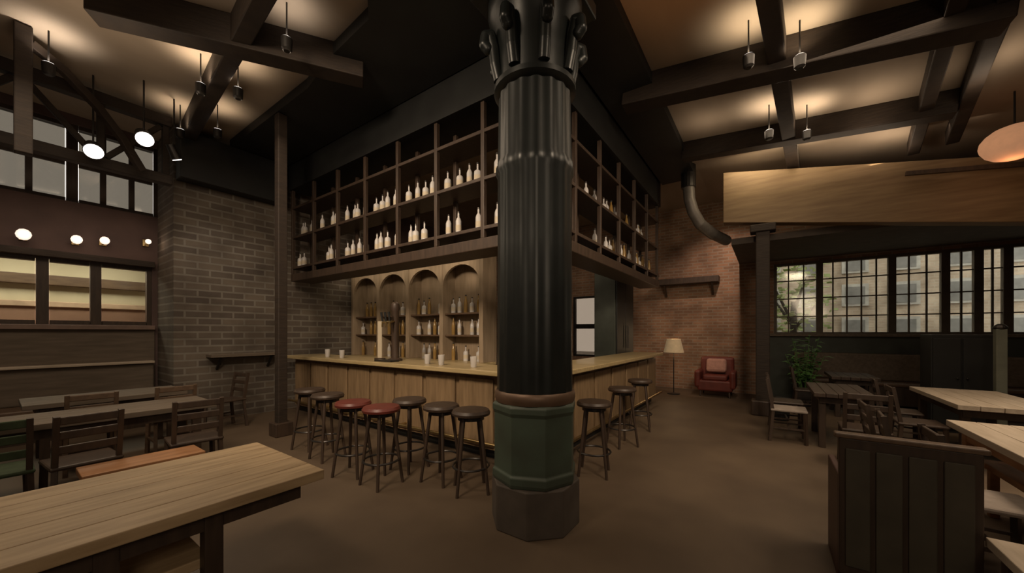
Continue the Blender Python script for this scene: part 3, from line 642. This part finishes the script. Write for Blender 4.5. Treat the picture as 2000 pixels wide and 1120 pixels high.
# ---------------------------------------------------------------- plant
pl = thing('potted_plant', 'leafy green plant in a dark pot beside the far windows', 'plant', wp(.80*7.75, 7.75))
MB().lathe((0, 0, 0), [(.13, 0), (.19, .30), (.20, .36), (.17, .36), (.16, .32), (.02, .31)], 20).build('pot', m_pot, pl, smooth=True)
MB().lathe((0, 0, .30), [(.16, 0), (.155, .02)], 20).build('soil', m_soil, pl)
sb = MB(); lb = MB(); rd = random.Random(5)
for k in range(16):
    a = rd.uniform(0, 6.28); r = rd.uniform(.08, .36); h = rd.uniform(.75, 1.6); tip = Vector((r*math.cos(a), r*math.sin(a), h)); b0 = Vector((.05*math.cos(a), .05*math.sin(a), .3))
    sb.cyl(b0, tip, .009, .004, 6)
    for j in range(13):
        c = b0.lerp(tip, .25+.06*j); aa = rd.uniform(0, 6.28); L = rd.uniform(.12, .22); dr = Vector((math.cos(aa), math.sin(aa), rd.uniform(-.2, .6))).normalized(); sd = dr.cross(Vector((0, 0, 1))).normalized()*L*.22
        q = [c, c+dr*L*.4+sd, c+dr*L+Vector((0, 0, -.03)), c+dr*L*.4-sd, c+dr*L*.45+Vector((0, 0, .012))]
        vv = [lb.bm.verts.new(x) for x in q]
        for f in ((0, 1, 4), (1, 2, 4), (2, 3, 4), (3, 0, 4)): lb.bm.faces.new([vv[i] for i in f])
sb.build('stems', m_leaf, pl); lb.build('foliage', m_leaf, pl)
bk = thing('waste_bin', 'small dark bin on the floor beside the timber post', 'bin', wp(.735*6.5, 6.5))
MB().lathe((0, 0, 0), [(.12, 0), (.15, .34), (.155, .36)], 20).build('body', m_black, bk, smooth=True); MB().lathe((0, 0, .36), [(.16, 0), (.16, .025), (.1, .04)], 20).build('lid', m_steel, bk, smooth=True)
# ---------------------------------------------------------------- left small lamps over windows + bright spots
def wl(px, py, label, s=1.0):
    u = (px-1000)/FOC; d = (-X0-.22)/(SN-CS*u); p = wp(u*d, d); z = EYE+(HOR-py)*d/FOC
    t = thing('wall_lamp', label, 'wall lamp', (X0, p.y, z))
    MB().box((.015, 0, 0), (.03, .08, .12)).build('back_plate', m_brass, t, .005); MB().cyl((.02, 0, -.02), (.2, 0, -.06), .01, seg=8).build('arm', m_brass, t)
    MB().ball((.21, 0, 0), .058*s, 2, (1, 1, 1.1)).build('bulb', m_bulb, t, smooth=True)
    point('wall_lamp_glow', (X0+.36, p.y, z-.02), .8, PEACH, .05)
wl(46, 458, 'globe wall lamp at the extreme left above the windows', 1.3)
wl(150, 468, 'globe wall lamp second from the left above the windows', 1.1)
wl(205, 470, 'globe wall lamp third from the left above the windows', 1.0)
wl(290, 472, 'globe wall lamp nearest the brick pier above the windows', .7)
def can(px, py, d, label, r=.07, tgt=(-3, 1, 0), pw=20, colr=NEUT):
    u = (px-1000)/FOC; p = wp(u*d, d); z = EYE+(HOR-py)*d/FOC
    t = thing('track_spotlight', label, 'spotlight', (p.x, p.y, z)); dv = (Vector(tgt)-Vector((p.x, p.y, z))).normalized()
    MB().cyl(-dv*.12, dv*.08, r*.8, r, 20).build('housing', m_steel, t, smooth=True); MB().cyl(dv*.082, dv*.092, r*.93, seg=20).build('lens', m_lens, t)
    MB().cyl((0, 0, .02), (0, 0, cz(p.x)-z), .01, seg=8).build('stem', m_steel, t)
    spot('track_beam', Vector((p.x, p.y, z))+dv*.13, tgt, pw, colr, 70, .9, .06)
can(182, 292, 4.9, 'bright track spotlight on the left, lower left of the pair', .10, (-2.8, .6, .7), 34, CREAM)
can(281, 268, 5.0, 'brightest track spotlight on the left, by the end of the lit beam', .10, (-2.4, 1.0, .7), 34, CREAM)
can(340, 300, 5.4, 'small track spotlight nearest the brick pier', .06, (-7.9, 2.9, 1.6), 30, NEUT)
area('fascia_wash_strip', (.1, 7.9, 4.78), 1.5, 16, (1, .78, .50), rot=aim((.1, 7.9, 4.78), (.1, 8.3, 4.2)), size_y=.08)
area('fascia_wash_strip', (1.8, 7.9, 4.55), 1.4, 2, (1, .74, .52), rot=aim((1.8, 7.9, 4.55), (1.8, 8.3, 4.0)), size_y=.08)
lt = thing('pendant_lantern', 'glowing orange paper lantern at the right edge before the golden beam', 'lantern', wp(1.375*4.6, 4.6, EYE+372*4.6/FOC))
MB().lathe((0, 0, -.2), [(.10, 0), (.18, .03), (.24, .08), (.28, .15), (.29, .2), (.28, .26), (.24, .32), (.18, .37), (.10, .4)], 48).build('paper_shade', mat('lit_orange_paper', (.8, .45, .25), .9, emit=.30, ecol=(1, .48, .25)), lt, smooth=True)
MB().cyl((0, 0, .2), (0, 0, cz(lt.location.x)-lt.location.z), .01, seg=8).build('cord', m_black, lt)
point('lantern_glow', lt.location+Vector((0, 0, -.32)), 2.5, (1, .5, .25), .12)
area('back_bar_strip', (-5.95, 4.5, 2.9), 3.6, 6, CREAM, size_y=.1, rot=(R(20), 0, 0))
spot('brick_wall_wash', (-.6, 9.2, 4.4), (-.9, 11, 2.4), 150, (1, .72, .55), 90)
